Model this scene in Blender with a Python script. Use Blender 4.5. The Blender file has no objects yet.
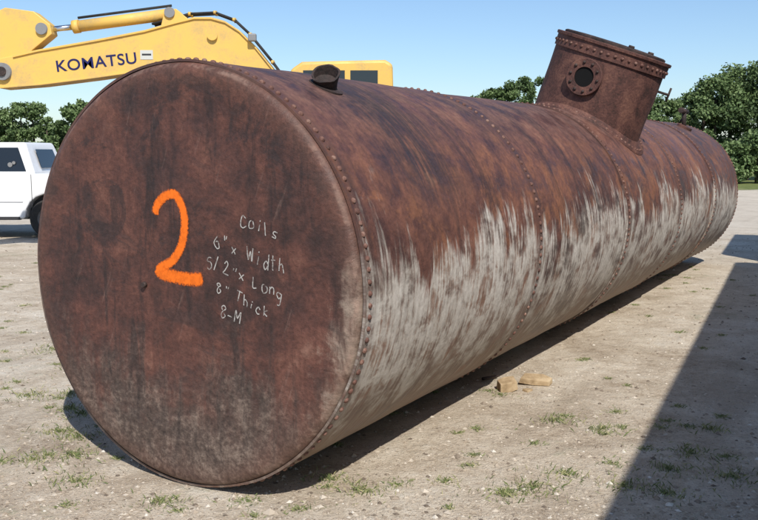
import bpy, bmesh, math, random
import numpy as np
from mathutils import Vector, Matrix, Quaternion, noise as mnoise
random.seed(7); rng=np.random.default_rng(7)
scn=bpy.context.scene
COL=scn.collection
# ------------------------------------------------------------ helpers
class G:
    def __init__(s,name):
        s.m=bpy.data.materials.new(name); s.m.use_nodes=True; s.nt=s.m.node_tree
        s.b=s.nt.nodes["Principled BSDF"]; s.out=s.nt.nodes["Material Output"]
    def n(s,t,**k):
        x=s.nt.nodes.new(t)
        for a,v in k.items(): setattr(x,a,v)
        return x
    def set(s,sock,v):
        if isinstance(v,bpy.types.NodeSocket): s.nt.links.new(v,sock)
        else: sock.default_value=v
    def math(s,op,a,b=0.0,c=0.0,clamp=False):
        x=s.n("ShaderNodeMath",operation=op,use_clamp=clamp)
        s.set(x.inputs[0],a); s.set(x.inputs[1],b); s.set(x.inputs[2],c); return x.outputs[0]
    def vmul(s,v,f):
        x=s.n("ShaderNodeVectorMath",operation='MULTIPLY'); s.set(x.inputs[0],v); x.inputs[1].default_value=f; return x.outputs[0]
    def comb(s,a,b,c):
        x=s.n("ShaderNodeCombineXYZ"); s.set(x.inputs[0],a);s.set(x.inputs[1],b);s.set(x.inputs[2],c); return x.outputs[0]
    def sep(s,v):
        x=s.n("ShaderNodeSeparateXYZ"); s.set(x.inputs[0],v); return x.outputs
    def noise(s,v,sc,det=5,rough=.55,dist=0.0):
        x=s.n("ShaderNodeTexNoise"); s.set(x.inputs["Vector"],v)
        x.inputs["Scale"].default_value=sc;x.inputs["Detail"].default_value=det
        x.inputs["Roughness"].default_value=rough;x.inputs["Distortion"].default_value=dist
        return x.outputs["Fac"]
    def vor(s,v,sc,feat='F1'):
        x=s.n("ShaderNodeTexVoronoi",feature=feat); s.set(x.inputs["Vector"],v); x.inputs["Scale"].default_value=sc; return x.outputs
    def ramp(s,f,stops):
        x=s.n("ShaderNodeValToRGB"); s.set(x.inputs[0],f); e=x.color_ramp.elements
        while len(e)<len(stops): e.new(.5)
        for i,(p,c) in enumerate(stops):
            e[i].position=p
            if not hasattr(c,'__len__'): c=(c,c,c)
            e[i].color=(*c,1)
        return x.outputs[0]
    def step(s,f,lo,hi,a=0.0,b=1.0):
        x=s.n("ShaderNodeMapRange",interpolation_type='SMOOTHSTEP'); s.set(x.inputs[0],f)
        for i,v in enumerate((lo,hi,a,b)): x.inputs[i+1].default_value=v
        return x.outputs[0]
    def mix(s,f,a,b,mode='MIX'):
        x=s.n("ShaderNodeMix",data_type='RGBA',blend_type=mode); s.set(x.inputs[0],f)
        for i,v in ((6,a),(7,b)):
            if not isinstance(v,bpy.types.NodeSocket):
                if not hasattr(v,'__len__'): v=(v,v,v)
                v=(*v,1)
            s.set(x.inputs[i],v)
        return x.outputs[2]
    def obj(s): return s.n("ShaderNodeTexCoord").outputs["Object"]
    def attr(s,nm): return s.n("ShaderNodeAttribute",attribute_name=nm).outputs["Fac"]
    def bump(s,h,st,dist):
        x=s.n("ShaderNodeBump"); x.inputs["Strength"].default_value=st; x.inputs["Distance"].default_value=dist
        s.set(x.inputs["Height"],h); s.set(s.b.inputs["Normal"],x.outputs[0])
    def fin(s,col,rough=.8,spec=.3,metal=0.0):
        s.set(s.b.inputs["Base Color"],col if isinstance(col,bpy.types.NodeSocket) else (*col,1))
        s.set(s.b.inputs["Roughness"],rough); s.b.inputs["Specular IOR Level"].default_value=spec
        s.b.inputs["Metallic"].default_value=metal; return s.m

def empty(name,loc=(0,0,0),rz=0):
    e=bpy.data.objects.new(name,None); e.location=loc; e.rotation_euler=(0,0,rz); COL.objects.link(e); e.empty_display_size=.3; return e
def mobj(name,verts,faces,mat,parent=None,smooth=False,bevel=0,attrs=None,seg=2):
    me=bpy.data.meshes.new(name); me.from_pydata([tuple(v) for v in verts],[],[tuple(f) for f in faces]); me.update()
    o=bpy.data.objects.new(name,me); COL.objects.link(o)
    if mat is not None: me.materials.append(mat)
    if parent: o.parent=parent
    if smooth: me.polygons.foreach_set("use_smooth",[True]*len(me.polygons))
    if attrs:
        for k,v in attrs.items():
            a=me.attributes.new(k,'FLOAT','POINT'); a.data.foreach_set("value",np.asarray(v,dtype=np.float32))
    if bevel:
        b=o.modifiers.new("b",'BEVEL'); b.width=bevel; b.segments=seg; b.limit_method='ANGLE'; b.angle_limit=math.radians(35)
    return o
def fixn(o):
    bm=bmesh.new(); bm.from_mesh(o.data); bmesh.ops.recalc_face_normals(bm,faces=bm.faces); bm.to_mesh(o.data); bm.free(); return o
def box(name,lo,hi,mat,parent=None,bevel=0.0):
    x0,y0,z0=lo;x1,y1,z1=hi
    v=[(x0,y0,z0),(x1,y0,z0),(x1,y1,z0),(x0,y1,z0),(x0,y0,z1),(x1,y0,z1),(x1,y1,z1),(x0,y1,z1)]
    f=[(0,3,2,1),(4,5,6,7),(0,1,5,4),(1,2,6,5),(2,3,7,6),(3,0,4,7)]
    return mobj(name,v,f,mat,parent,bevel=bevel)
def prism(name,poly,y0,y1,mat,parent=None,bevel=0.0):
    n=len(poly); v=[(p[0],y0,p[1]) for p in poly]+[(p[0],y1,p[1]) for p in poly]
    f=[tuple(range(n)),tuple(range(2*n-1,n-1,-1))]+[(i,n+i,n+(i+1)%n,(i+1)%n) for i in range(n)]
    o=mobj(name,v,f,mat,parent,bevel=bevel); return fixn(o)
def frame(d):
    d=Vector(d).normalized(); q=d.to_track_quat('Z','Y'); return q.to_matrix()
def tube(name,p0,p1,r0,r1,mat,parent=None,seg=24,caps=True,smooth=True):
    p0=Vector(p0);p1=Vector(p1);M=frame(p1-p0); v=[];f=[]
    for p,r in ((p0,r0),(p1,r1)):
        for i in range(seg):
            a=2*math.pi*i/seg; v.append(p+M@Vector((r*math.cos(a),r*math.sin(a),0)))
    f=[(i,(i+1)%seg,seg+(i+1)%seg,seg+i) for i in range(seg)]
    if caps: f+= [tuple(range(seg-1,-1,-1)),tuple(range(seg,2*seg))]
    o=mobj(name,v,f,mat,parent)
    if smooth:
        for p in o.data.polygons: p.use_smooth=len(p.vertices)==4
    return o
def lathe(name,prof,origin,axis,mat,parent=None,seg=48,smooth=True):
    O=Vector(origin);M=frame(axis);v=[];f=[];n=len(prof)
    for (r,h) in prof:
        for i in range(seg):
            a=2*math.pi*i/seg; v.append(O+M@Vector((r*math.cos(a),r*math.sin(a),h)))
    for k in range(n-1):
        for i in range(seg): f.append((k*seg+i,k*seg+(i+1)%seg,(k+1)*seg+(i+1)%seg,(k+1)*seg+i))
    o=mobj(name,v,f,mat,parent,smooth=False)
    if smooth:
        o.data.polygons.foreach_set("use_smooth",[True]*len(o.data.polygons))
        m=o.modifiers.new("e",'EDGE_SPLIT'); m.split_angle=math.radians(35)
    return o
def rivets(name,pts,nrm,r,mat,parent,h=.55):
    V=[];F=[];S=8
    base=[]
    for (rr,hh) in ((1,0),(.93,.45),(.6,.85)):
        for i in range(S): base.append((rr*math.cos(2*math.pi*i/S),rr*math.sin(2*math.pi*i/S),hh))
    base.append((0,0,1))
    for p,n in zip(pts,nrm):
        M=frame(n); o=len(V); p=Vector(p); k=r*random.uniform(.88,1.1)
        for b in base: V.append(p+M@Vector((b[0]*k,b[1]*k,b[2]*r*h)))
        for L in range(2):
            for i in range(S): F.append((o+L*S+i,o+L*S+(i+1)%S,o+(L+1)*S+(i+1)%S,o+(L+1)*S+i))
        for i in range(S): F.append((o+2*S+i,o+2*S+(i+1)%S,o+3*S))
    return mobj(name,V,F,mat,parent,smooth=True)

# ------------------------------------------------------------ camera (level horizon, eye height 1.9 m)
PITCH=math.atan(108/878)
cd=bpy.data.cameras.new("camera"); cam=bpy.data.objects.new("camera",cd); COL.objects.link(cam)
cd.sensor_width=36; cd.lens=878/758*36; cd.clip_end=5000; cd.clip_start=.05
cam.location=(0,0,1.9); cam.rotation_euler=(math.pi/2-PITCH,0,0); scn.camera=cam
# ------------------------------------------------------------ light
SUNH=Vector((.246,-.97,0)).normalized(); EL=math.radians(46)
S=Vector((SUNH.x*math.cos(EL),SUNH.y*math.cos(EL),math.sin(EL)))
ld=bpy.data.lights.new("sun",'SUN'); ld.energy=4.9; ld.angle=math.radians(.55); ld.color=(1,.955,.885)
lo=bpy.data.objects.new("sun",ld); lo.rotation_euler=(-S).to_track_quat('-Z','Y').to_euler(); lo.location=(3,-10,12); COL.objects.link(lo)
w=bpy.data.worlds.new("World"); scn.world=w; w.use_nodes=True
sk=w.node_tree.nodes.new("ShaderNodeTexSky"); sk.sky_type='NISHITA'; sk.sun_disc=False
sk.sun_elevation=EL; sk.sun_rotation=math.atan2(SUNH.x,SUNH.y); sk.air_density=1.0; sk.dust_density=.6; sk.ozone_density=5.0; sk.altitude=100
bg=w.node_tree.nodes["Background"]; w.node_tree.links.new(sk.outputs[0],bg.inputs[0]); bg.inputs[1].default_value=.14
scn.view_settings.view_transform='Standard'; scn.view_settings.look='None'; scn.view_settings.exposure=0

# ------------------------------------------------------------ materials
def rust_body():
    g=G("rusty_plate"); o=g.obj(); x,y,z=g.sep(o)
    ang=g.math('ARCTAN2',z,g.math('MULTIPLY',y,-1.0))
    cid=g.math('FLOOR',g.math('DIVIDE',g.math('ADD',x,.02),2.5))
    arc=g.math('MULTIPLY',ang,1.2)
    V=g.comb(x,arc,g.math('MULTIPLY',cid,3.7))
    wn=g.n("ShaderNodeTexWhiteNoise",noise_dimensions='1D'); g.set(wn.inputs["W"],g.math('ADD',cid,4.3)); tone=wn.outputs[0]
    big=g.noise(V,1.3,4,.62,.5)
    st=g.noise(g.vmul(V,(6,.55,1)),1.0,5,.66,.6)
    st2=g.noise(g.vmul(V,(3.6,1.1,1)),1.0,5,.72,.5)
    stf=g.noise(g.vmul(V,(34,3.0,1)),1.0,3,.6)
    fine=g.noise(V,26,4,.72); mid=g.noise(V,5,5,.68,.3)
    k=g.math('ADD',g.math('MULTIPLY',big,.42),g.math('ADD',g.math('MULTIPLY',st,.2),g.math('MULTIPLY',mid,.38)))
    k=g.math('ADD',k,g.math('MULTIPLY',g.math('SUBTRACT',tone,.5),.06))
    base=g.ramp(k,[(.37,(.036,.020,.017)),(.45,(.076,.034,.027)),(.52,(.122,.052,.037)),(.59,(.18,.074,.046)),(.67,(.245,.125,.080))])
    top=g.math('MULTIPLY',g.step(ang,.45,1.2),g.step(mid,.35,.62))
    base=g.mix(g.math('MULTIPLY',top,.5),base,(.150,.095,.082))
    om=g.math('MULTIPLY',g.step(g.noise(V,1.9,5,.68,.6),.5,.6),g.step(ang,1.0,.4))
    base=g.mix(g.math('MULTIPLY',om,.5),base,(.27,.11,.05))
    base=g.mix(g.math('MULTIPLY',g.step(st,.47,.33),.5),base,(.035,.022,.02))
    base=g.mix(g.math('MULTIPLY',g.step(stf,.60,.72),.28),base,(.035,.024,.022))
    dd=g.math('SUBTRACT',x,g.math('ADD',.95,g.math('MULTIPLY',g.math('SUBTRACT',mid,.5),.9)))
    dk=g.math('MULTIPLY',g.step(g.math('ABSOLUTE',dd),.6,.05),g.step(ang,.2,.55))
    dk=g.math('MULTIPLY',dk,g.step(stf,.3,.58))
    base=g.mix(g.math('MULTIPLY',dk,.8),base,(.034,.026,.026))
    base=g.mix(.45,base,g.ramp(fine,[(.3,.2),(.7,.82)]),'OVERLAY')
    # chalky wash that ran down the lower side of the plates: ragged tide line near mid height
    blo=g.noise(V,.9,3,.55)
    off=g.math('ADD',g.math('MULTIPLY',g.math('SUBTRACT',st2,.5),1.5),g.math('MULTIPLY',g.math('SUBTRACT',blo,.5),1.2))
    off=g.math('ADD',off,g.math('MULTIPLY',g.math('SUBTRACT',stf,.5),.42))
    off=g.math('ADD',off,g.step(x,.7,.05,0.0,.25))
    h=g.math('SUBTRACT',ang,g.math('ADD',off,.10))
    wm=g.step(h,.10,-.16)
    wm=g.math('MULTIPLY',wm,g.step(ang,.62,.36))
    hole=g.step(g.math('ADD',g.math('MULTIPLY',mid,.62),g.math('MULTIPLY',stf,.38)),.38,.53,.22,1.0)
    wm=g.math('MULTIPLY',wm,hole)
    wc=g.ramp(g.math('ADD',g.math('MULTIPLY',stf,.30),g.math('ADD',g.math('MULTIPLY',blo,.25),g.math('MULTIPLY',mid,.45))),[(.36,(.25,.205,.165)),(.46,(.37,.33,.28)),(.57,(.55,.51,.455))])
    wc=g.mix(.32,wc,g.ramp(fine,[(.3,.2),(.7,.82)]),'OVERLAY')
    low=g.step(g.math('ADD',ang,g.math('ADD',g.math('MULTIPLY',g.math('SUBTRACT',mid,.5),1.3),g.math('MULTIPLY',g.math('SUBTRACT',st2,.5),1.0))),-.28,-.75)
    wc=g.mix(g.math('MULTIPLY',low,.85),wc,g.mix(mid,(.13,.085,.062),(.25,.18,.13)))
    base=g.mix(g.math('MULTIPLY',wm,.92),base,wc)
    sd=g.math('PINGPONG',x,1.25)
    sm=g.math('MULTIPLY',g.step(sd,.11,.02),g.step(fine,.35,.6))
    base=g.mix(g.math('MULTIPLY',sm,.65),base,(.075,.042,.033))
    g.bump(g.math('ADD',g.math('MULTIPLY',fine,.5),mid),.5,.012)
    return g.fin(base,g.step(mid,.3,.7,.42,.8),.42)
def rust_head():
    g=G("rusty_head"); o=g.obj(); x,y,z=g.sep(o)
    n_=g.math('MULTIPLY',y,-1.0)
    c,s_=math.cos(.35),math.sin(.35)
    u=g.math('SUBTRACT',g.math('MULTIPLY',n_,c),g.math('MULTIPLY',z,s_)); v=g.math('ADD',g.math('MULTIPLY',n_,s_),g.math('MULTIPLY',z,c))
    V=g.comb(u,v,0.0); W=g.comb(n_,z,5.0)
    big=g.noise(V,1.7,5,.66,.9); mid=g.noise(W,6,6,.70,.4); fine=g.noise(W,34,5,.74)
    st=g.noise(g.vmul(W,(10,1.2,1)),1.0,5,.68,.5); st3=g.noise(g.vmul(V,(24,2.2,1)),1.0,4,.62)
    k=g.math('ADD',g.math('MULTIPLY',big,.50),g.math('ADD',g.math('MULTIPLY',mid,.34),g.math('MULTIPLY',st,.16)))
    base=g.ramp(k,[(.37,(.026,.017,.015)),(.45,(.060,.029,.024)),(.53,(.104,.043,.032)),(.60,(.145,.062,.044)),(.68,(.21,.11,.08))])
    r=g.math('SQRT',g.math('ADD',g.math('MULTIPLY',y,y),g.math('MULTIPLY',z,z)))
    lo_=g.step(g.math('ADD',z,g.math('ADD',g.math('MULTIPLY',g.math('SUBTRACT',st,.5),1.1),g.math('MULTIPLY',g.math('SUBTRACT',big,.5),1.2))),-.25,-1.0)
    base=g.mix(g.math('MULTIPLY',lo_,.75),base,g.ramp(g.math('ADD',g.math('MULTIPLY',mid,.6),g.math('MULTIPLY',fine,.4)),[(.36,(.052,.038,.032)),(.5,(.115,.085,.068)),(.62,(.24,.19,.15))]))
    e=g.math('ADD',n_,g.math('ADD',g.math('MULTIPLY',g.math('SUBTRACT',mid,.5),.6),g.math('MULTIPLY',g.math('SUBTRACT',st,.5),.3)))
    em=g.math('MULTIPLY',g.step(g.math('ADD',e,g.math('MULTIPLY',z,-.22)),1.03,1.25),g.step(z,.40,-.10))
    base=g.mix(g.math('MULTIPLY',em,.8),base,(.37,.315,.25))
    base=g.mix(g.math('MULTIPLY',g.step(st3,.60,.74),.30),base,(.24,.15,.12))
    base=g.mix(g.math('MULTIPLY',g.step(st,.46,.34),.6),base,(.026,.018,.017))
    band=g.math('MULTIPLY',g.step(g.noise(g.vmul(V,(.9,3.0,1)),1.3,4,.66,.6),.51,.63),g.step(mid,.38,.58))
    base=g.mix(g.math('MULTIPLY',band,.6),base,(.036,.026,.025))
    blk=g.math('MULTIPLY',g.step(g.noise(W,2.6,6,.74,.8),.53,.62),g.step(z,-.3,.3,.35,1.0))
    base=g.mix(g.math('MULTIPLY',blk,.62),base,(.026,.020,.020))
    base=g.mix(g.math('MULTIPLY',g.step(r,1.02,1.17),.35),base,(.17,.082,.055))
    ew=g.math('MULTIPLY',g.step(g.math('ABSOLUTE',g.math('SUBTRACT',r,1.165)),.018,.004),g.step(mid,.45,.6))
    base=g.mix(g.math('MULTIPLY',ew,.5),base,(.26,.17,.13))
    base=g.mix(.55,base,g.ramp(fine,[(.3,.18),(.7,.82)]),'OVERLAY')
    g.bump(g.math('ADD',g.math('MULTIPLY',fine,.5),mid),.6,.014)
    return g.fin(base,g.step(mid,.3,.7,.45,.8),.38)
def rust_plain(name,c0,c1,c2,sc=5):
    g=G(name); o=g.obj(); a=g.noise(o,sc,5,.68,.3); f=g.noise(o,sc*9,3,.7)
    col=g.ramp(g.math('ADD',g.math('MULTIPLY',a,.65),g.math('MULTIPLY',f,.35)),[(.36,c0),(.5,c1),(.64,c2)])
    g.bump(g.math('ADD',a,f),.5,.008); return g.fin(col,.75,.35)
def painted(name,col,dirt=(.25,.2,.15),amt=.35,rough=.4,sc=2.2):
    g=G(name); o=g.obj(); a=g.noise(o,sc,5,.65,.3); f=g.noise(o,sc*14,3,.7)
    m=g.math('MULTIPLY',g.step(g.math('ADD',g.math('MULTIPLY',a,.7),g.math('MULTIPLY',f,.3)),.45,.68),amt)
    c=g.mix(m,col,dirt); return g.fin(c,g.step(a,.3,.7,rough,rough+.25),.5)
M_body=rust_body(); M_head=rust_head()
M_rust=rust_plain("rust_dome",(.040,.022,.018),(.105,.046,.036),(.19,.090,.062))
M_rivet=rust_plain("rust_rivet",(.06,.032,.026),(.15,.070,.052),(.30,.19,.145),9)
M_dark=rust_plain("dark_steel",(.02,.016,.014),(.045,.03,.026),(.09,.06,.05))
M_yel=painted("yellow_paint",(.74,.46,.10),(.40,.30,.16),.6,.45)
M_grey=painted("grey_steel",(.22,.22,.22),(.1,.08,.06),.4)
M_chrome=G("chrome").fin((.7,.7,.7),.2,.5,1.0)
M_blk=painted("black_rubber",(.02,.02,.02),(.12,.10,.08),.35,.75,4)
M_glass=G("dark_glass").fin((.015,.02,.025),.06,.6)
M_white=painted("white_car_paint",(.78,.79,.80),(.45,.42,.37),.25,.25)
M_trim=painted("dark_trim",(.03,.03,.032),(.1,.09,.08),.3,.6)
M_blue=G("blue_letter").fin((.012,.014,.09),.5)
M_trail=painted("trailer_panel",(.42,.42,.41),(.25,.2,.16),.4,.5)
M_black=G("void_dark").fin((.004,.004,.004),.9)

# ------------------------------------------------------------ ground
def gh(x,y):
    d=math.hypot(x,y)
    return (mnoise.noise((x*.6,y*.6,0))*.025+mnoise.noise((x*2.3,y*2.3,4))*.013+mnoise.noise((x*6,y*6,2))*.007)*min(1,40/(d+1))+ (mnoise.noise((x*.03,y*.03,9))*.25 if d>60 else 0)*min(1,(d-60)/60)
def axis_pts(lo,hi,c0,c1,st):
    a=list(np.arange(c0,c1,st)); s=st; p=c1
    while p<hi: a.append(p); s*=1.09; p+=s
    a.append(hi); s=st; p=c0-st; b=[]
    while p>lo: b.append(p); s*=1.09; p-=s
    b.append(lo); return sorted(b+a)
xs=axis_pts(-1500,1500,-5,7,.06); ys=axis_pts(-300,2500,3.5,13,.06)
gv=[(x,y,gh(x,y)) for y in ys for x in xs]; nx=len(xs)
gf=[(j*nx+i,j*nx+i+1,(j+1)*nx+i+1,(j+1)*nx+i) for j in range(len(ys)-1) for i in range(nx-1)]
def ground_mat():
    g=G("dusty_gravel_ground"); o=g.obj(); x,y,z=g.sep(o)
    a=g.noise(o,.35,4,.6,.5); b=g.noise(o,1.7,5,.70,.4); c=g.noise(o,8,5,.76,.2); d=g.noise(o,50,4,.8)
    k=g.math('ADD',g.math('ADD',g.math('MULTIPLY',a,.25),g.math('MULTIPLY',b,.28)),g.math('ADD',g.math('MULTIPLY',c,.27),g.math('MULTIPLY',d,.20)))
    col=g.ramp(k,[(.39,(.31,.235,.165)),(.46,(.51,.42,.315)),(.53,(.65,.56,.44)),(.61,(.75,.68,.57))])
    v=g.vor(o,38); v2=g.vor(o,90)
    sp=g.math('MULTIPLY',g.step(v[0],.34,.2),g.step(g.sep(v[1])[0],.6,.7))
    col=g.mix(g.math('MULTIPLY',sp,.6),col,g.mix(g.sep(v[1])[1],(.15,.115,.09),(.62,.56,.47)))
    sp2=g.math('MULTIPLY',g.step(v2[0],.38,.22),g.step(g.sep(v2[1])[0],.45,.55))
    col=g.mix(g.math('MULTIPLY',sp2,.55),col,g.mix(g.sep(v2[1])[1],(.15,.115,.085),(.66,.60,.52)))
    wd=g.math('MULTIPLY',g.step(g.noise(o,.8,6,.78,.5),.54,.65),g.step(c,.43,.58))
    col=g.mix(g.math('MULTIPLY',wd,.45),col,(.19,.20,.10))
    q=g.math('ADD',g.math('MULTIPLY',x,.865),g.math('MULTIPLY',y,-.502))
    rut=g.math('MULTIPLY',g.step(g.noise(g.comb(g.math('MULTIPLY',q,3.0),g.math('MULTIPLY',y,.25),3.0),1.0,4,.65,.4),.54,.66),g.step(c,.35,.6))
    col=g.mix(g.math('MULTIPLY',rut,.35),col,(.32,.25,.18))
    yy=g.math('ADD',y,g.math('MULTIPLY',g.math('SUBTRACT',a,.5),9.0))
    col=g.mix(g.math('MULTIPLY',g.step(yy,17,24),.55),col,g.mix(b,(.50,.44,.36),(.68,.62,.53)))
    gr=g.ramp(g.math('ADD',g.math('MULTIPLY',b,.6),g.math('MULTIPLY',c,.4)),[(.38,(.09,.12,.035)),(.52,(.17,.20,.065)),(.66,(.30,.29,.13))])
    col=g.mix(g.step(yy,43,45.5),col,gr)
    g.bump(g.math('ADD',g.math('MULTIPLY',c,.8),g.math('MULTIPLY',d,.45)),1.0,.04)
    return g.fin(col,.95,.15)
ground=mobj("ground",gv,gf,ground_mat(),smooth=True)

# ------------------------------------------------------------ tank
R=1.2; TH=.52603; TX,TY=-1.0937,4.8952
tank=empty("riveted_storage_tank",(TX,TY,0),math.pi/2-TH)
rings=[.012,2.5,5.03,7.55,9.91]; L=12.14; SEG=288
prof=[]
e=[-.028,2.56,4.97,7.61,9.85,L+.02]
rad=[1.200,1.189,1.200,1.189,1.200]
for k in range(5):
    s0=e[k]; s1=e[k+1]
    if k==0: prof.append((s0,1.186))
    ss=list(np.arange(s0,s1,.1))+[s1]
    if len(ss)>1 and ss[-1]-ss[-2]<.02: ss.pop(-2)
    for s in ss: prof.append((s,rad[k]))
prof.append((L+.02,1.185))
def dent(s,c,n):
    return mnoise.noise((s*.9,c*1.5,n*1.5))*.009+mnoise.noise((s*2.5,c*3.5,n*3.5))*.004
v=[];f=[]
for s,r in prof:
    for i in range(SEG):
        a=2*math.pi*i/SEG
        rr=r+dent(s,math.cos(a),math.sin(a))
        v.append((s,-rr*math.cos(a),rr*math.sin(a)))
for k in range(len(prof)-1):
    for i in range(SEG): f.append((k*SEG+i,(k+1)*SEG+i,(k+1)*SEG+(i+1)%SEG,k*SEG+(i+1)%SEG))
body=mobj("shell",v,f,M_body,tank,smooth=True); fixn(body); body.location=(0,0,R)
m=body.modifiers.new("e",'EDGE_SPLIT'); m.split_angle=math.radians(40)
def hdent(y,z):
    return (mnoise.noise((y*1.3,z*1.3,2))*.018+mnoise.noise((y*3.2,z*3.2,7))*.005)*max(0,min(1,(1.14-math.hypot(y,z))/.2))
def head(name,sg,off):
    pr=[(1.187,.12),(1.188,0.0),(1.186,-.018),(1.178,-.036),(1.163,-.050),(1.145,-.058),(1.12,-.061)]
    for r in np.linspace(1.08,0,24): pr.append((r,-.062))
    v=[];f=[]
    for r,h in pr:
        for i in range(SEG):
            a=2*math.pi*i/SEG; y=-r*math.cos(a); z=r*math.sin(a)
            v.append((off+sg*(h+hdent(y,z)),y,z))
    for k in range(len(pr)-1):
        for i in range(SEG): f.append((k*SEG+i,k*SEG+(i+1)%SEG,(k+1)*SEG+(i+1)%SEG,(k+1)*SEG+i))
    o=mobj(name,v,f,M_head,tank,smooth=True); fixn(o); o.location=(0,0,R); return o
head("front_head",1,0); head("back_head",-1,L)
for q,s in enumerate(rings+[L-.03]):
    pts=[];nr=[]; N=128
    for i in range(N):
        a=2*math.pi*(i+.12*random.random())/N; n=Vector((0,-math.cos(a),math.sin(a))); pts.append(Vector((s,0,R))+n*(1.1985+dent(s,math.cos(a),math.sin(a)))); nr.append(n)
    rivets("rivet_row_%d"%q,pts,nr,.0165,M_rivet,tank,.85)
def hd(n,z,k=0.0):
    return Vector((-.062+hdent(-n,z)-.003-k,-n,z+R))
def catmull(P,m=10):
    P=[np.array(p) for p in P]; P=[2*P[0]-P[1]]+P+[2*P[-1]-P[-2]]; out=[]
    for i in range(1,len(P)-2):
        for t in np.linspace(0,1,m,endpoint=False):
            a,b,c,d=P[i-1:i+3]; out.append(.5*((2*b)+(-a+c)*t+(2*a-5*b+4*c-d)*t*t+(-a+3*b-3*c+d)*t**3))
    out.append(P[-2]); return out
def ribbon(V,F,E,pts,w,k=0.0,taper=None):
    o=len(V); m=len(pts)
    for i,p in enumerate(pts):
        q=pts[min(i+1,m-1)]-pts[max(i-1,0)]; q=q/(np.linalg.norm(q)+1e-9); nn=np.array([-q[1],q[0]])
        ww=w*(taper(i/(m-1)) if taper else 1)
        endf=min(1,min(i,m-1-i)/3) if m>30 else 1
        for t,ed in ((-1,0),(-.5,.6),(0,1),(.5,.6),(1,0)):
            pp=p+nn*ww*t; V.append(hd(pp[0],pp[1],k)); E.append(ed*max(.15,endf))
    for i in range(m-1):
        for j in range(4): F.append((o+i*5+j,o+(i+1)*5+j,o+(i+1)*5+j+1,o+i*5+j+1))
def paint_mat(name,col,lo,hi,maxa,sc,patch):
    g=G(name); o=g.obj(); nz=g.noise(o,sc,4,.75); nb=g.noise(o,sc*.25,3,.6)
    a=g.math('ADD',g.attr("edge"),g.math('MULTIPLY',g.math('SUBTRACT',nz,.5),1.0))
    a=g.math('MULTIPLY',g.step(a,lo,hi),maxa); a=g.math('MULTIPLY',a,g.step(nb,.36,.56,patch,1.0))
    g.set(g.b.inputs["Alpha"],a); return g.fin(g.mix(nz,tuple(c*.8 for c in col),col),.75,.2)
two=[(-.2,.35),(-.17,.415),(-.105,.46),(-.04,.468),(.005,.42),(.027,.335),(.014,.24),(-.022,.16),(-.08,.095),(-.15,.06),(-.185,.04),(-.155,.018),(-.075,.008),(.037,-.002),(.15,.006)]
V=[];F=[];E=[]; ribbon(V,F,E,[p*np.array([.95,.99])+np.array([.050,.005]) for p in catmull(two,14)],.040,0,lambda t:.85+.35*(t>.72))
mobj("orange_number",V,F,paint_mat("orange_spray",(1.0,.20,.018),.10,.60,.96,75,.82),tank,attrs={"edge":E})
GL={'C':[[(.9,.8),(.5,1),(.1,.6),(.2,.1),(.6,0),(.95,.2)]],'o':[[(.5,.6),(.15,.45),(.15,.1),(.5,0),(.85,.2),(.8,.5),(.5,.6)]],
'i':[[(.5,.6),(.5,0)],[(.5,.82),(.52,.88)]],'l':[[(.45,1),(.5,0)]],'s':[[(.8,.55),(.4,.62),(.2,.42),(.7,.25),(.65,.02),(.15,.05)]],
'6':[[(.75,1),(.3,.7),(.1,.3),(.4,0),(.8,.2),(.6,.5),(.2,.35)]],'"':[[(.3,1),(.27,.75)],[(.6,1),(.57,.75)]],'x':[[(.15,.55),(.8,0)],[(.8,.55),(.15,0)]],
'W':[[(0,1),(.25,0),(.5,.7),(.75,0),(1,1)]],'d':[[(.75,.4),(.4,.5),(.15,.2),(.45,0),(.75,.2)],[(.78,1),(.78,0)]],'t':[[(.5,.95),(.5,.05),(.7,0)],[(.2,.65),(.85,.67)]],
'h':[[(.2,1),(.2,0)],[(.2,.4),(.5,.58),(.75,.4),(.78,0)]],'5':[[(.85,1),(.25,.97),(.2,.55),(.6,.6),(.85,.3),(.5,0),(.1,.1)]],'2':[[(.15,.8),(.5,1),(.8,.7),(.4,.3),(.1,0),(.9,.03)]],
'/':[[(.8,1),(.2,-.05)]],'L':[[(.2,1),(.2,.02),(.85,0)]],'n':[[(.2,.55),(.2,0)],[(.2,.4),(.5,.57),(.78,.4),(.8,0)]],'g':[[(.75,.5),(.35,.55),(.15,.3),(.4,.05),(.75,.25)],[(.76,.55),(.72,-.25),(.3,-.3)]],
'8':[[(.5,.55),(.2,.8),(.5,1),(.8,.8),(.5,.55),(.15,.2),(.5,0),(.85,.25),(.5,.55)]],'k':[[(.2,1),(.22,0)],[(.75,.6),(.25,.3),(.8,0)]],'c':[[(.8,.5),(.4,.6),(.15,.3),(.4,0),(.8,.1)]],
'-':[[(.15,.4),(.85,.42)]],'M':[[(.05,0),(.1,1),(.5,.3),(.9,1),(.95,0)]],'T':[[(.0,.95),(1,1)],[(.5,.97),(.48,0)]],' ':[]}
V=[];F=[];E=[]
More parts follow.
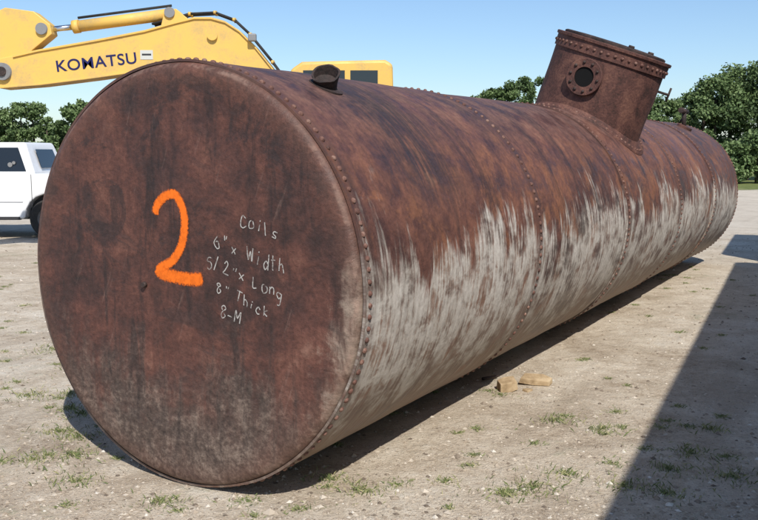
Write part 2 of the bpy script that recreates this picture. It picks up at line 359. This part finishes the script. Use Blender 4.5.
for txt,(ox,oz),cw,chh,an in [("Coils",(.455,.315),.052,.066,-.20),('6"x Width',(.28,.195),.054,.074,-.26),('5/2"x Long',(.215,.082),.054,.068,-.27),('8" Thick',(.285,-.060),.045,.060,-.27),("8-M",(.30,-.185),.052,.060,-.25)]:
    cu,su=math.cos(an),math.sin(an)
    for i,ch in enumerate(txt):
        jy=random.uniform(-.011,.011); sc=random.uniform(.82,1.18); sl=random.uniform(-.15,.28); jx=random.uniform(-.007,.007)
        for stk in GL[ch]:
            P=[]
            for (a,b) in stk:
                lx=i*cw+(a+random.uniform(-.08,.08))*cw*.82+jx+b*sl*chh*.6; lz=(b+random.uniform(-.06,.06))*chh*sc+jy; P.append(np.array([ox+lx*cu-lz*su*.35,oz+lx*su+lz*cu]))
            pp=catmull(P,5) if len(P)>2 else [P[0]+(P[1]-P[0])*t for t in np.linspace(0,1,5)]
            ribbon(V,F,E,pp,.0050,.0005)
mobj("chalk_writing",V,F,paint_mat("white_chalk",(.58,.55,.51),.12,.85,.85,110,.38),tank,attrs={"edge":E})
tube("head_plug",hd(-.24,-.05),hd(-.24,-.05)+Vector((-.02,0,0)),.018,.014,M_dark,tank,12)

# dome (manway turret) leaning by 20 deg
PH=math.radians(70); rd=Vector((0,-math.cos(PH),math.sin(PH))); td=Vector((0,-math.sin(PH),-math.cos(PH))); ax=Vector((1,0,0))
DC=Vector((6.2,0,R)); DR=.615; DH=1.94
def dp(psi,r,h): return DC+ax*(r*math.cos(psi))+td*(r*math.sin(psi))+rd*h
def onT(psi,r,lift=0):
    b=r*math.sin(psi); return dp(psi,r,math.sqrt(max(.01,(1.2+lift)**2-b*b)))
v=[];f=[];K=96
for i in range(K):
    p=2*math.pi*i/K
    h0=math.sqrt(1.2**2-(DR*math.sin(p))**2)-.02
    for t in np.linspace(0,1,8):
        hh=h0+(DH-h0)*t; rr=DR+mnoise.noise((math.cos(p)*2,math.sin(p)*2,hh*3))*.010
        v.append(dp(p,rr,hh))
for i in range(K):
    for j in range(7): f.append((i*8+j,((i+1)%K)*8+j,((i+1)%K)*8+j+1,i*8+j+1))
dm=mobj("dome_wall",v,f,M_rust,tank,smooth=True); fixn(dm)
lathe("dome_rim",[(.610,-.13),(.632,-.13),(.632,-.01),(.648,-.005),(.650,.022),(.642,.028),(.5,.03)],DC+rd*DH,rd,M_rust,tank,72)
lathe("dome_lid",[(.57,0),(.57,.022),(.55,.032),(.40,.04),(.2,.045),(.0,.046)],DC+rd*(DH+.03),rd,M_dark,tank,72)
for q,(dx,dy) in enumerate([(-.35,.28),(-.05,.42)]):
    p=DC+ax*dx+td*dy+rd*(DH+.06); tube("lid_lug_%d"%q,p,p+rd*.03,.035,.03,M_dark,tank,10)
v=[];f=[]
for i in range(K):
    p=2*math.pi*i/K
    for r,l in ((.615,.05),(.627,.045),(.637,.02),(.71,.016),(.714,.0)): v.append(onT(p,r,l))
for i in range(K):
    for j in range(4): f.append((i*5+j,i*5+j+1,((i+1)%K)*5+j+1,((i+1)%K)*5+j))
fixn(mobj("dome_flange",v,f,M_rust,tank,smooth=True))
pts=[];nr=[]
for i in range(60):
    p=2*math.pi*i/60; pts.append(onT(p,.678,.016)); q=onT(p,.678)-DC; nr.append(Vector((0,q.y,q.z)))
for i in range(52):
    p=2*math.pi*i/52; pts.append(dp(p,.632,DH-.07)); nr.append(dp(p,1,0)-DC)
rivets("dome_rivets",pts,nr,.017,M_rivet,tank,.85)
PC=DC+rd*1.58-ax*.57
lathe("dome_port",[(.105,.02),(.105,.085),(.19,.09),(.195,.085),(.195,.055),(.13,.05),(.13,-.02)],PC,-ax,M_rust,tank,40)
lathe("port_shade_disc",[(.106,.072),(.0,.07)],PC,-ax,M_black,tank,32)  # black disc paints the shade inside the open port
pts=[PC-ax*.09+(td*math.cos(a)+rd*math.sin(a))*.152 for a in np.arange(10)*2*math.pi/10]
rivets("port_bolts",pts,[-ax]*10,.017,M_dark,tank,.9)
p=dp(math.radians(62),.61,1.66); o_=(dp(math.radians(62),1,0)-DC)
tube("dome_handle",p,p+o_*.16,.014,.014,M_dark,tank,10); tube("dome_handle_bar",p+o_*.15-rd*.08,p+o_*.15+rd*.08,.012,.012,M_dark,tank,10)
# short torch-cut nozzle on top near the front
a=math.radians(64); nn=Vector((0,-math.cos(a),math.sin(a))); B=Vector((.66,0,R))+nn*1.185
dirn=(nn+Vector((-.5,.05,0))).normalized()
nz=lathe("top_nozzle",[(.066,-.03),(.070,.05),(.078,.09),(.084,.115),(.072,.115),(.06,.06),(.0,.04)],B,dirn,M_dark,tank,24)
for vv in nz.data.vertices:
    hh=(vv.co-B).dot(dirn)
    if hh>.09: vv.co+=dirn*((vv.co-B).dot(Vector((1,0,0)))*.22+mnoise.noise(vv.co*18)*.012)
lathe("nozzle_collar",[(.105,-.02),(.105,.016),(.06,.022)],B,nn,M_dark,tank,24)
a=math.radians(64); nn=Vector((0,-math.cos(a),math.sin(a))); B=Vector((10.9,0,R))+nn*1.18
tube("valve_pipe",B,B+Vector((0,0,.3)),.035,.035,M_dark,tank,14); tube("valve_elbow",B+Vector((-.16,.02,.29)),B+Vector((.1,-.02,.27)),.045,.04,M_dark,tank,14)
tube("valve_lever",B+Vector((0,0,.2)),B+Vector((.2,.1,.12)),.016,.016,M_dark,tank,8); lathe("valve_base",[(.12,-.02),(.12,.05),(.03,.06)],B,nn,M_rust,tank,20)

# ------------------------------------------------------------ excavator (facing -x)
ex=empty("excavator",(0,15.8,0))
def T(P): return [(x*1.1,1.9+1.1*(z-1.9)) for x,z in P]
boom=[(-6.10,3.35),(-5.78,3.41),(-5.38,3.50),(-4.49,3.65),(-3.69,3.80),(-3.2,3.93),(-2.9,4.0),(-2.64,4.0),(-2.42,3.94),(-2.2,3.8),(-1.95,3.55),(-1.67,3.2),(-1.27,2.66),(-.79,1.93),
 (-.85,1.62),(-1.1,1.55),(-1.3,1.69),(-1.84,2.33),(-2.32,2.88),(-2.55,3.07),(-2.8,3.17),(-3.36,3.22),(-4.49,3.06),(-5.38,2.95),(-6.02,2.9),(-6.2,3.0),(-6.22,3.25)]
prism("boom",T(boom),-.22,.22,M_yel,ex,.015)
P=T(boom[1:13]); prism("boom_top_plate",P+[(x,z-.035) for x,z in P][::-1],-.25,.25,M_yel,ex,.004)
P=T(boom[17:25]); prism("boom_bottom_plate",P+[(x,z+.03) for x,z in P][::-1],-.25,.25,M_yel,ex,.004)
arm=[(-5.2,3.9),(-5.45,4.1),(-5.9,4.16),(-6.35,3.95),(-6.8,3.2),(-7.6,1.6),(-7.85,1.1),(-7.8,.95),(-7.6,.9),(-7.35,1.3),(-6.5,2.6),(-6.15,2.98),(-5.8,3.1),(-5.5,3.5),(-5.18,3.75)]
prism("arm",T(arm),-.15,.15,M_yel,ex,.012)
def T1(x,z): return T([(x,z)])[0]
def pin(nm,x,z,r,w_,mt):
    X,Z=T1(x,z); return tube(nm,(X,-w_,Z),(X,w_,Z),r,r,mt,ex,20)
pin("arm_pivot",-5.95,3.16,.15,.29,M_grey); pin("arm_pivot_cap",-5.95,3.16,.08,.32,M_dark); pin("rod_pin",-5.33,3.83,.1,.2,M_grey); pin("bucket_pin",-7.68,1.02,.09,.22,M_grey); pin("bend_pin",-2.62,3.72,.09,.28,M_yel)
pin("arm_cyl_pin",-3.3,4.08,.09,.2,M_grey)
def seg(nm,a,b,y,r,mt):
    A=T1(*a);B_=T1(*b); return tube(nm,(A[0],y,A[1]),(B_[0],y,B_[1]),r,r,mt,ex,18)
seg("arm_cylinder",(-4.85,3.88),(-3.3,4.08),0,.10,M_yel); seg("arm_rod",(-5.33,3.83),(-4.85,3.88),0,.05,M_chrome); seg("arm_cyl_cap",(-4.88,3.876),(-4.78,3.89),0,.115,M_yel)
seg("cyl_hose",(-4.8,4.02),(-3.3,4.21),0,.022,M_blk)
prism("cylinder_bracket",T([(-3.45,3.86),(-3.38,4.12),(-3.2,4.14),(-3.0,3.97)]),-.16,.16,M_yel,ex,.008)
for y in (-.33,.33):
    seg("boom_cylinder",(-1.9,1.1),(-2.3,2.45),y,.085,M_yel); seg("boom_rod",(-2.3,2.45),(-2.6,3.3),y,.05,M_chrome)
for q,(y,dz) in enumerate([(-.1,.05),(0,.06),(.1,.05)]):
    P=[(-3.6,3.86),(-3.0,4.02),(-2.6,4.04),(-2.3,3.93),(-2.05,3.7),(-1.7,3.27),(-1.25,2.66)]
    for a,b in zip(P,P[1:]): seg("hose",(a[0],a[1]+dz),(b[0],b[1]+dz),y,.02,M_blk)
    for P_ in P[1:-1]: seg("hose_clamp",(P_[0]-.02,P_[1]+dz),(P_[0]+.02,P_[1]+dz),y,.032,M_yel)
X,Z=T1(-2.05,3.62); box("work_light",(X-.0,-.35,Z),(X+.14,-.24,Z+.13),M_grey,ex,.02)
bk=[(-7.55,1.05),(-7.3,.75),(-7.15,.35),(-7.3,.02),(-7.75,-.12),(-8.25,.1),(-8.35,.3),(-8.0,.2),(-7.7,.25),(-7.62,.5),(-7.85,.95)]
prism("bucket",[(x*1.1,max(.03,z*1.0+.16)) for x,z in bk],-.45,.45,M_dark,ex,.02)
for y in (-.38,-.13,.13,.38): tube("bucket_tooth",(-9.0,y,.44),(-9.32,y,.62),.06,.025,M_grey,ex,6,smooth=False)
prism("house",[(-1.75,1.05),(-1.75,1.75),(-.2,1.95),(-.1,2.25),(2.2,2.25),(2.2,1.05)],-1.38,1.38,M_yel,ex,.06)
v=[(2.2,-1.3),(2.45,-1.2),(2.62,-.8),(2.68,0),(2.62,.8),(2.45,1.2),(2.2,1.3)]
n=len(v); fixn(mobj("counterweight",[(x,y,1.0) for x,y in v]+[(x,y,2.15) for x,y in v],[tuple(range(n)),tuple(range(n,2*n))]+[(i,(i+1)%n,n+(i+1)%n,n+i) for i in range(n)],M_yel,ex,bevel=.05))
cabp=[(-1.62,1.5),(-1.62,2.2),(-1.42,3.22),(-1.24,3.34),(.10,3.37),(.22,3.30),(.27,1.5)]
prism("cab_shell",cabp,-1.42,-.45,M_yel,ex,.05)
box("cab_window",(-1.22,-1.428,2.3),(-.55,-1.415,3.2),M_glass,ex); box("cab_rear_window",(-.46,-1.428,2.3),(-.02,-1.415,3.2),M_glass,ex)
fixn(mobj("cab_windshield",[(-1.627,-1.33,2.25),(-1.627,-.55,2.25),(-1.437,-.55,3.18),(-1.437,-1.33,3.18)],[(0,1,2,3)],M_glass,ex))
box("engine_hood",(.6,-1.1,2.25),(2.1,1.2,2.42),M_yel,ex,.05); tube("exhaust",(1.2,.6,2.4),(1.2,.6,2.85),.06,.06,M_dark,ex)
for y0,y1 in ((-1.5,-.9),(.9,1.5)):
    P=[]
    for c,(cx,sg) in enumerate(((-1.75,-1),(1.75,1))):
        for t in np.linspace(-90,90,9): 
            a=math.radians(t); P.append((cx+sg*math.cos(a)*.42,.46+math.sin(a)*sg*-.42*(1)))
    prism("track",P,y0,y1,M_blk,ex,.01)
    for cx in np.arange(-1.85,1.95,.19):
        box("grouser",(cx,y0-.01,.87),(cx+.06,y1+.01,.91),M_dark,ex)
    for cx in (-1.75,1.75): tube("sprocket",(cx,y0-.03,.46),(cx,y1+.03,.46),.28,.28,M_yel,ex)
    box("track_frame",(-1.5,y0+.05,.3),(1.5,y1+.02,.62),M_yel,ex,.03)
tube("slew_ring",(0,0,.6),(0,0,1.06),.6,.6,M_dark,ex,32); box("carbody",(-.7,-.95,.45),(.7,.95,.75),M_dark,ex,.05)
tcv=bpy.data.curves.new("lettering","FONT"); tcv.body="KOMATSU"; tcv.size=.30; tcv.offset=.003; tcv.extrude=.002; tcv.align_x='CENTER'; tcv.align_y='CENTER'; tcv.space_character=1.06
to=bpy.data.objects.new("lettering",tcv); COL.objects.link(to); tcv.materials.append(M_blue); to.parent=ex
X,Z=T1(-4.47,3.30); to.location=(X,-.225,Z); to.rotation_euler=(math.pi/2,-math.radians(6),0); to.scale=(.98,.9,1)
X,Z=T1(-3.68,3.43); box("decal_plate",(X-.1,-.227,Z-.09),(X+.12,-.221,Z+.07),G("decal").fin((.55,.55,.5),.5),ex)
box("decal_text",(X-.07,-.230,Z-.02),(X+.09,-.2275,Z+.01),M_trim,ex)

# ------------------------------------------------------------ pickup truck (facing -x)
pk=empty("pickup_truck",(-.50,20.3,0)); pk.scale=(1.04,1.04,1.04)
def arc(cx,r,z0,a0,a1,n=10): return [(cx+r*math.cos(math.radians(t)),z0+r*math.sin(math.radians(t))) for t in np.linspace(a0,a1,n)]
RX,FX=-6.50,-10.2
low=[(-4.75,.62),(-4.72,1.36),(-6.74,1.36),(-6.78,1.38),(-9.3,1.38),(-9.5,1.34),(-10.9,1.22),(-11.15,1.05),(-11.2,.6),(-10.95,.45)]+arc(FX,.50,.45,180,0)+[(-9.6,.42),(-7.05,.42)]+arc(RX,.50,.45,180,0)+[(-5.9,.5)]
prism("body",low,-1.0,1.0,M_white,pk,.035)
def loft(name,bot,top,mat):
    n=len(bot); v=bot+top; f=[tuple(range(n)),tuple(range(n,2*n))]+[(i,(i+1)%n,n+(i+1)%n,n+i) for i in range(n)]
    return fixn(mobj(name,v,f,mat,pk,bevel=.05,seg=3))
zb,zt=1.36,2.03
loft("cab",[(-6.76,-.97,zb),(-9.35,-.97,zb),(-9.35,.97,zb),(-6.76,.97,zb)],[(-7.0,-.80,zt),(-8.6,-.80,zt),(-8.6,.80,zt),(-7.0,.80,zt)],M_white)
def side(x0b,x1b,x0t,x1t,z0,z1,nm):
    for sg in (-1,1):
        def P(x,z): t=(z-zb)/(zt-zb); return (x,sg*(.97-.17*t+.006),z)
        mobj(nm,[P(x0b,z0),P(x1b,z0),P(x1t,z1),P(x0t,z1)],[(0,1,2,3)] if sg<0 else [(3,2,1,0)],M_glass,pk)
side(-7.66,-6.94,-7.66,-7.14,1.42,1.92,"rear_door_window"); side(-9.05,-7.78,-8.5,-7.78,1.42,1.92,"front_door_window")
mobj("windshield",[(-9.30,-.85,1.42),(-9.30,.85,1.42),(-8.68,.75,1.96),(-8.68,-.75,1.96)],[(0,1,2,3)],M_glass,pk).location=(-.01,0,.01)
mobj("rear_glass",[(-6.78,-.55,1.48),(-6.78,.55,1.48),(-6.92,.5,1.88),(-6.92,-.5,1.88)],[(0,1,2,3)],M_glass,pk).location=(.012,0,.005)
for x in (-6.83,-7.72,-8.98): box("door_seam",(x-.006,-1.003,.5),(x+.006,-.998,1.36),M_trim,pk)
for x in (-7.66,-8.75+.9): box("door_handle",(x,-1.03,1.16),(x+.16,-1.0,1.20),M_grey,pk,.01)
tube("window_sticker",(-7.28,-.940,1.56),(-7.28,-.952,1.56),.05,.05,M_grey,pk,16); tube("window_sticker_b",(-7.20,-.938,1.60),(-7.20,-.950,1.60),.035,.035,M_grey,pk,12)
box("side_molding",(-9.3,-1.02,.78),(-7.02,-1.0,.84),M_white,pk,.008)
box("rocker_trim",(-9.6,-1.01,.40),(-7.1,-.9,.47),M_trim,pk,.01); box("front_bumper",(-11.35,-.98,.45),(-11.1,.98,.72),M_grey,pk,.05); box("rear_bumper",(-4.75,-.95,.5),(-4.55,.95,.72),M_grey,pk,.04)
box("grille",(-11.22,-.6,.75),(-11.17,.6,1.05),M_trim,pk,.02); box("headlamp",(-11.2,-.95,.8),(-11.1,-.65,1.02),M_grey,pk,.02); box("headlamp_b",(-11.2,.65,.8),(-11.1,.95,1.02),M_grey,pk,.02)
box("mirror",(-9.05,-1.22,1.42),(-8.93,-1.02,1.66),M_trim,pk,.03)
for wx in (RX,FX):
    for sg in (-1,1):
        lathe("tire",[(.24,-.12),(.38,-.13),(.41,-.10),(.42,0),(.41,.10),(.38,.13),(.24,.12)],(wx,sg*.87,.42),(0,sg,0),M_blk,pk,32)
        lathe("wheel_rim",[(.25,.11),(.23,.06),(.08,.09),(0,.1)],(wx,sg*.87,.42),(0,sg,0),M_grey,pk,24)
box("wheel_well_liner",(-10.6,-.74,.4),(-4.9,.74,1.0),M_trim,pk)

# ------------------------------------------------------------ unseen trailers, added out of frame to cast the shade at right
def trailer(p0,length,nm):
    d=Vector((.424,.906,0)).normalized(); e_=empty(nm,(p0[0],p0[1],0),math.atan2(d.y,d.x))
    H=4.1
    box("shade_trailer_box",(0,-2.55,1.15),(length,0,H),M_trail,e_,.03); box("chassis",(.2,-1.9,.85),(length-.2,-.7,1.13),M_trim,e_,.02)
    for x in np.arange(.6,length,.6): box("side_rib",(x-.02,.002,1.2),(x+.02,.022,H-.06),M_trail,e_)
    for x in ((1.2,2.4) if length>8 else (1.3,)):
        for y in (-.18,-2.35): tube("wheel",(x,y-.13,.5),(x,y+.13,.5),.5,.5,M_blk,e_,28); tube("hub",(x,y-.15,.5),(x,y+.15,.5),.2,.2,M_grey,e_,20)
        tube("axle",(x,-2.3,.5),(x,-.2,.5),.07,.07,M_trim,e_); box("axle_hanger",(x-.1,-1.8,.55),(x+.1,-.8,.86),M_trim,e_)
    for y in (-.5,-2.05): box("landing_leg",(length-1.6,y-.06,.02),(length-1.48,y+.06,1.15),M_trim,e_); box("leg_foot",(length-1.7,y-.14,0.005),(length-1.38,y+.14,.04),M_trim,e_)
    return e_
dT=Vector((.424,.906,0)).normalized(); P0=Vector((2.42,1.2,0))
trailer(P0-dT*4.2,15.4,"added_shade_trailer"); trailer(P0+dT*12.6-Vector((.35,0,0)),4.3,"added_shade_trailer")

# ------------------------------------------------------------ vegetation
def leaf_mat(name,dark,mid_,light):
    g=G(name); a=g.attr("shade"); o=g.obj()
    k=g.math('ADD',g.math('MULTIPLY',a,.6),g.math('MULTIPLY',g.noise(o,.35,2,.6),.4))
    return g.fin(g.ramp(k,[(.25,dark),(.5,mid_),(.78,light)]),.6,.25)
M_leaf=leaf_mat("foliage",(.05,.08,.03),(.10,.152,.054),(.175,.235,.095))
def quads(C,size,shade):
    n=len(C); a=rng.normal(size=(n,3)); a/=np.linalg.norm(a,axis=1)[:,None]; b=rng.normal(size=(n,3)); b-=a*(a*b).sum(1)[:,None]; b/=np.linalg.norm(b,axis=1)[:,None]
    s=size[:,None]; V=np.stack([C-a*s,C+b*s*.55,C+a*s,C-b*s*.55],1).reshape(-1,3)
    return V,np.arange(4*n).reshape(-1,4),np.repeat(shade,4)
def tree_mass(name,trees,leaf=.2,per=2600):
    VV=[];SH=[];tv=[];tf=[]
    for (x,y,h,wd) in trees:
        h*=1.05
        nb=int(26+rng.integers(0,10)); tone=rng.uniform(-.18,.18)
        for b in range(nb):
            t=rng.uniform(0,1)**.8; zz=h*(.10+.84*t); rw=wd*math.sqrt(max(.05,1-(2*(t*.9+.05)-.85)**2*.9))
            an=rng.uniform(0,2*math.pi); rr=rw*.85*math.sqrt(rng.uniform(.05,1)); br=rng.uniform(.12,.27)*wd*1.1
            c=np.array([x+rr*math.cos(an),y+rr*math.sin(an),min(zz,h-br*.5)]); bt=rng.normal(0,.1)
            m=int(per/nb*(br/(.2*wd))**1.5); d=rng.normal(size=(m,3)); d/=np.linalg.norm(d,axis=1)[:,None]
            rad_=br*(rng.uniform(.2,1.25,size=m))**.8
            P=c+d*rad_[:,None]*np.array([1.1,1.1,.8]); P[:,2]=np.maximum(P[:,2],.15)
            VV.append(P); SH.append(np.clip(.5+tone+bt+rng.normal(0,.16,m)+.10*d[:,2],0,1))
        o=len(tv)
        for k,(zz,r_) in enumerate(((-.3,.16),(h*.35,.12),(h*.75,.05))):
            for i in range(6): tv.append((x+r_*math.cos(i*1.047)+.1*k*math.sin(x),y+r_*math.sin(i*1.047),zz))
        for k in range(2):
            for i in range(6): tf.append((o+k*6+i,o+k*6+(i+1)%6,o+(k+1)*6+(i+1)%6,o+(k+1)*6+i))
    C=np.concatenate(VV); sh=np.concatenate(SH); V,F,S_=quads(C,rng.uniform(.6,1.25,len(C))*leaf,sh)
    root=empty(name); 
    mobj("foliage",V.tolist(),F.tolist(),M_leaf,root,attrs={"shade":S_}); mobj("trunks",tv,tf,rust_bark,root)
g=G("bark"); rust_bark=g.fin(g.ramp(g.noise(g.obj(),6,3,.6),[(.3,(.05,.04,.03)),(.7,(.14,.11,.085))]),.9)
def at(px,ytop,D): return ((px-379)/878*D,1.9+(152-ytop)/878*D)
tr=[]
for px,yt,D,wd in [(490,92,62,1.4),(506,83,62,1.6),(520,80,63,1.7),(536,82,62,1.8),(556,90,63,2),(580,90,63,2.1),(605,92,62,2.2),(630,95,62,2.2),(655,98,60,2.2),(668,102,60,1.7),(682,95,61,1.9),(697,88,60,2.0),(710,80,60,2.2),
   (727,71,60,2.5),(745,64,60,2.8),(762,60,59,3.0),(785,66,58,3.0),(825,64,60,3.2),(870,72,60,3),(930,72,62,3.2),(470,102,64,1.8),(445,106,64,1.8)]:
    X,h=at(px,yt,D); tr.append((X,D+rng.uniform(-1,1),h,wd))
for px in range(655,880,18):
    X,h=at(px,rng.uniform(134,148),55); tr.append((X,54+rng.uniform(-1,1),h,1.5))
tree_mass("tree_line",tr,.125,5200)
tl=[]
for px,yt,D,wd in [(-120,110,70,2.6),(-80,104,71,2.6),(-45,110,72,2.5),(-15,113,71,2.0),(6,110,70,1.9),(20,103,70,2.0),(36,106,71,1.8),(50,118,70,1.5),(62,122,72,1.4),(76,108,70,1.7),(88,100,70,1.8),(103,106,70,1.8),(125,118,71,2),(160,120,72,2.2),(210,118,72,2.3),(270,120,73,2.4),(330,118,73,2.3),(390,114,70,2.2)]:
    X,h=at(px,yt,D); tl.append((X,D+rng.uniform(-1,1),h,wd))
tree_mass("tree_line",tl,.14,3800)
M_grass=leaf_mat("weeds",(.08,.105,.035),(.15,.185,.065),(.36,.33,.17))
C=[(-2.75,6.73,.22),(-2.44,6.75,.22),(-2.15,6.2,.2),(-2.3,6.35,.16),(-2.17,5.8,.22),(-2.0,5.65,.17),(-2.15,5.25,.24),(-1.9,5.3,.2),(-1.75,4.9,.2),(.67,5.85,.08),(1.25,6.04,.2),(1.33,6.15,.1),(1.54,5.85,.16),(1.68,5.9,.08),(-.28,4.95,.16),(-.1,4.75,.18),(.1,4.85,.12),(-1.2,4.63,.16),(.88,4.8,.22),(.7,4.7,.2),(1.97,5.4,.2),(1.75,5.1,.18),(-.73,4.63,.12),(1.1,5.0,.15),(1.4,4.8,.2),(1.6,4.7,.2),(2.3,5.9,.14),(-2.6,7.6,.3),(-3.1,8.3,.3),(2.1,5.0,.25)]
for _ in range(200):
    y=rng.uniform(4.4,16); x=rng.uniform(-.47*y,.47*y); C.append((x,y,rng.uniform(.03,.10)))
bv=[];bf=[];bs=[]
for cx,cy,r in C:
    rel=Vector((cx-TX,cy-TY)); 
    if abs(rel.x*.865-rel.y*.502)<.35 and rel.x*.502+rel.y*.865>0: continue
    for _ in range(int(24+r*680)):
        q=r*abs(rng.normal(0,.6)); t=rng.uniform(0,6.283); x=cx+q*math.cos(t); y=cy+q*math.sin(t)*.8
        h=rng.uniform(.008,.038)*(1.15 if r>.12 else .7); ln=rng.normal(0,.020,2); w_=rng.uniform(.0013,.0032); u=rng.uniform(0,3.14); z=gh(x,y)-.003; o=len(bv)
        dx,dy=w_*math.cos(u),w_*math.sin(u)
        bv+=[(x-dx,y-dy,z),(x+dx,y+dy,z),(x+dx*.7+ln[0]*.4,y+dy*.7+ln[1]*.4,z+h*.65),(x+ln[0],y+ln[1],z+h)]
        bf+=[(o,o+1,o+2),(o,o+2,o+3)]; bs+=[rng.uniform(.1,.95)]*4
mobj("grass",bv,bf,M_grass,attrs={"shade":bs})
g=G("gravel_stone"); a=g.attr("shade"); M_stone=g.fin(g.ramp(a,[(0,(.14,.11,.085)),(.4,(.36,.295,.225)),(.8,(.54,.475,.39)),(1,(.62,.58,.51))]),.9,.2)
sv=[];sf=[];ss=[]
OCT=[(1,0,0),(0,1,0),(-1,0,0),(0,-1,0),(0,0,1),(0,0,-1)]
FO=[(0,1,4),(1,2,4),(2,3,4),(3,0,4),(1,0,5),(2,1,5),(3,2,5),(0,3,5)]
for _ in range(26000):
    y=4.2+ (rng.uniform(0,1)**1.9)*16; x=rng.uniform(-.5*y,.5*y); r=.004+.014*rng.uniform(0,1)**5
    if rng.uniform()<.007: r=rng.uniform(.015,.03)
    z=gh(x,y)+r*.1; an=rng.uniform(0,6.28); c_,s_=math.cos(an),math.sin(an); o=len(sv); fl=rng.uniform(.45,.8)
    for p in OCT:
        k=r*rng.uniform(.7,1.3); px_,py_=p[0]*k*1.2,p[1]*k
        sv.append((x+px_*c_-py_*s_,y+px_*s_+py_*c_,z+p[2]*k*fl))
    for q in FO: sf.append((o+q[0],o+q[1],o+q[2]))
    ss+=[float(np.clip(rng.normal(.45,.25),0,1))]*6
mobj("gravel",sv,sf,M_stone,attrs={"shade":ss})
# broken pieces of tan board/brick beside the tank
g=G("tan_block"); M_card=g.fin(g.ramp(g.noise(g.obj(),12,5,.7),[(.3,(.22,.15,.085)),(.5,(.40,.29,.17)),(.7,(.54,.42,.27))]),.9,.2)
def block(nm,cx,cy,poly,th,rot,tilt):
    n=len(poly); M=Matrix.Rotation(rot,4,'Z')@Matrix.Rotation(tilt[0],4,'X')@Matrix.Rotation(tilt[1],4,'Y')
    v=[M@Vector((x,y,0)) for x,y in poly]+[M@Vector((x*.93+.004*math.sin(i*3),y*.93,th*(1+.12*math.sin(i*2.3)))) for i,(x,y) in enumerate(poly)]
    f=[tuple(range(n-1,-1,-1)),tuple(range(n,2*n))]+[(i,(i+1)%n,n+(i+1)%n,n+i) for i in range(n)]
    o=mobj(nm,v,f,M_card,bevel=.004); fixn(o); o.location=(cx,cy,gh(cx,cy)-min(p.z for p in v)-.006)
block("broken_block",1.03,6.88,[(-.08,-.06),(.01,-.075),(.075,-.05),(.08,.05),(.0,.07),(-.07,.055)],.075,.25,(.15,-.12))
block("broken_block",1.28,7.06,[(-.13,-.06),(-.02,-.075),(.12,-.055),(.15,.01),(.08,.07),(-.09,.06)],.045,-.12,(.22,.10))
block("broken_block",1.19,6.84,[(-.04,-.03),(.04,-.02),(.03,.03),(-.03,.035)],.02,.7,(.05,0))
tube("stick",(.86,7.12,.03),(1.0,7.2,.035),.014,.009,M_dark,None,8)
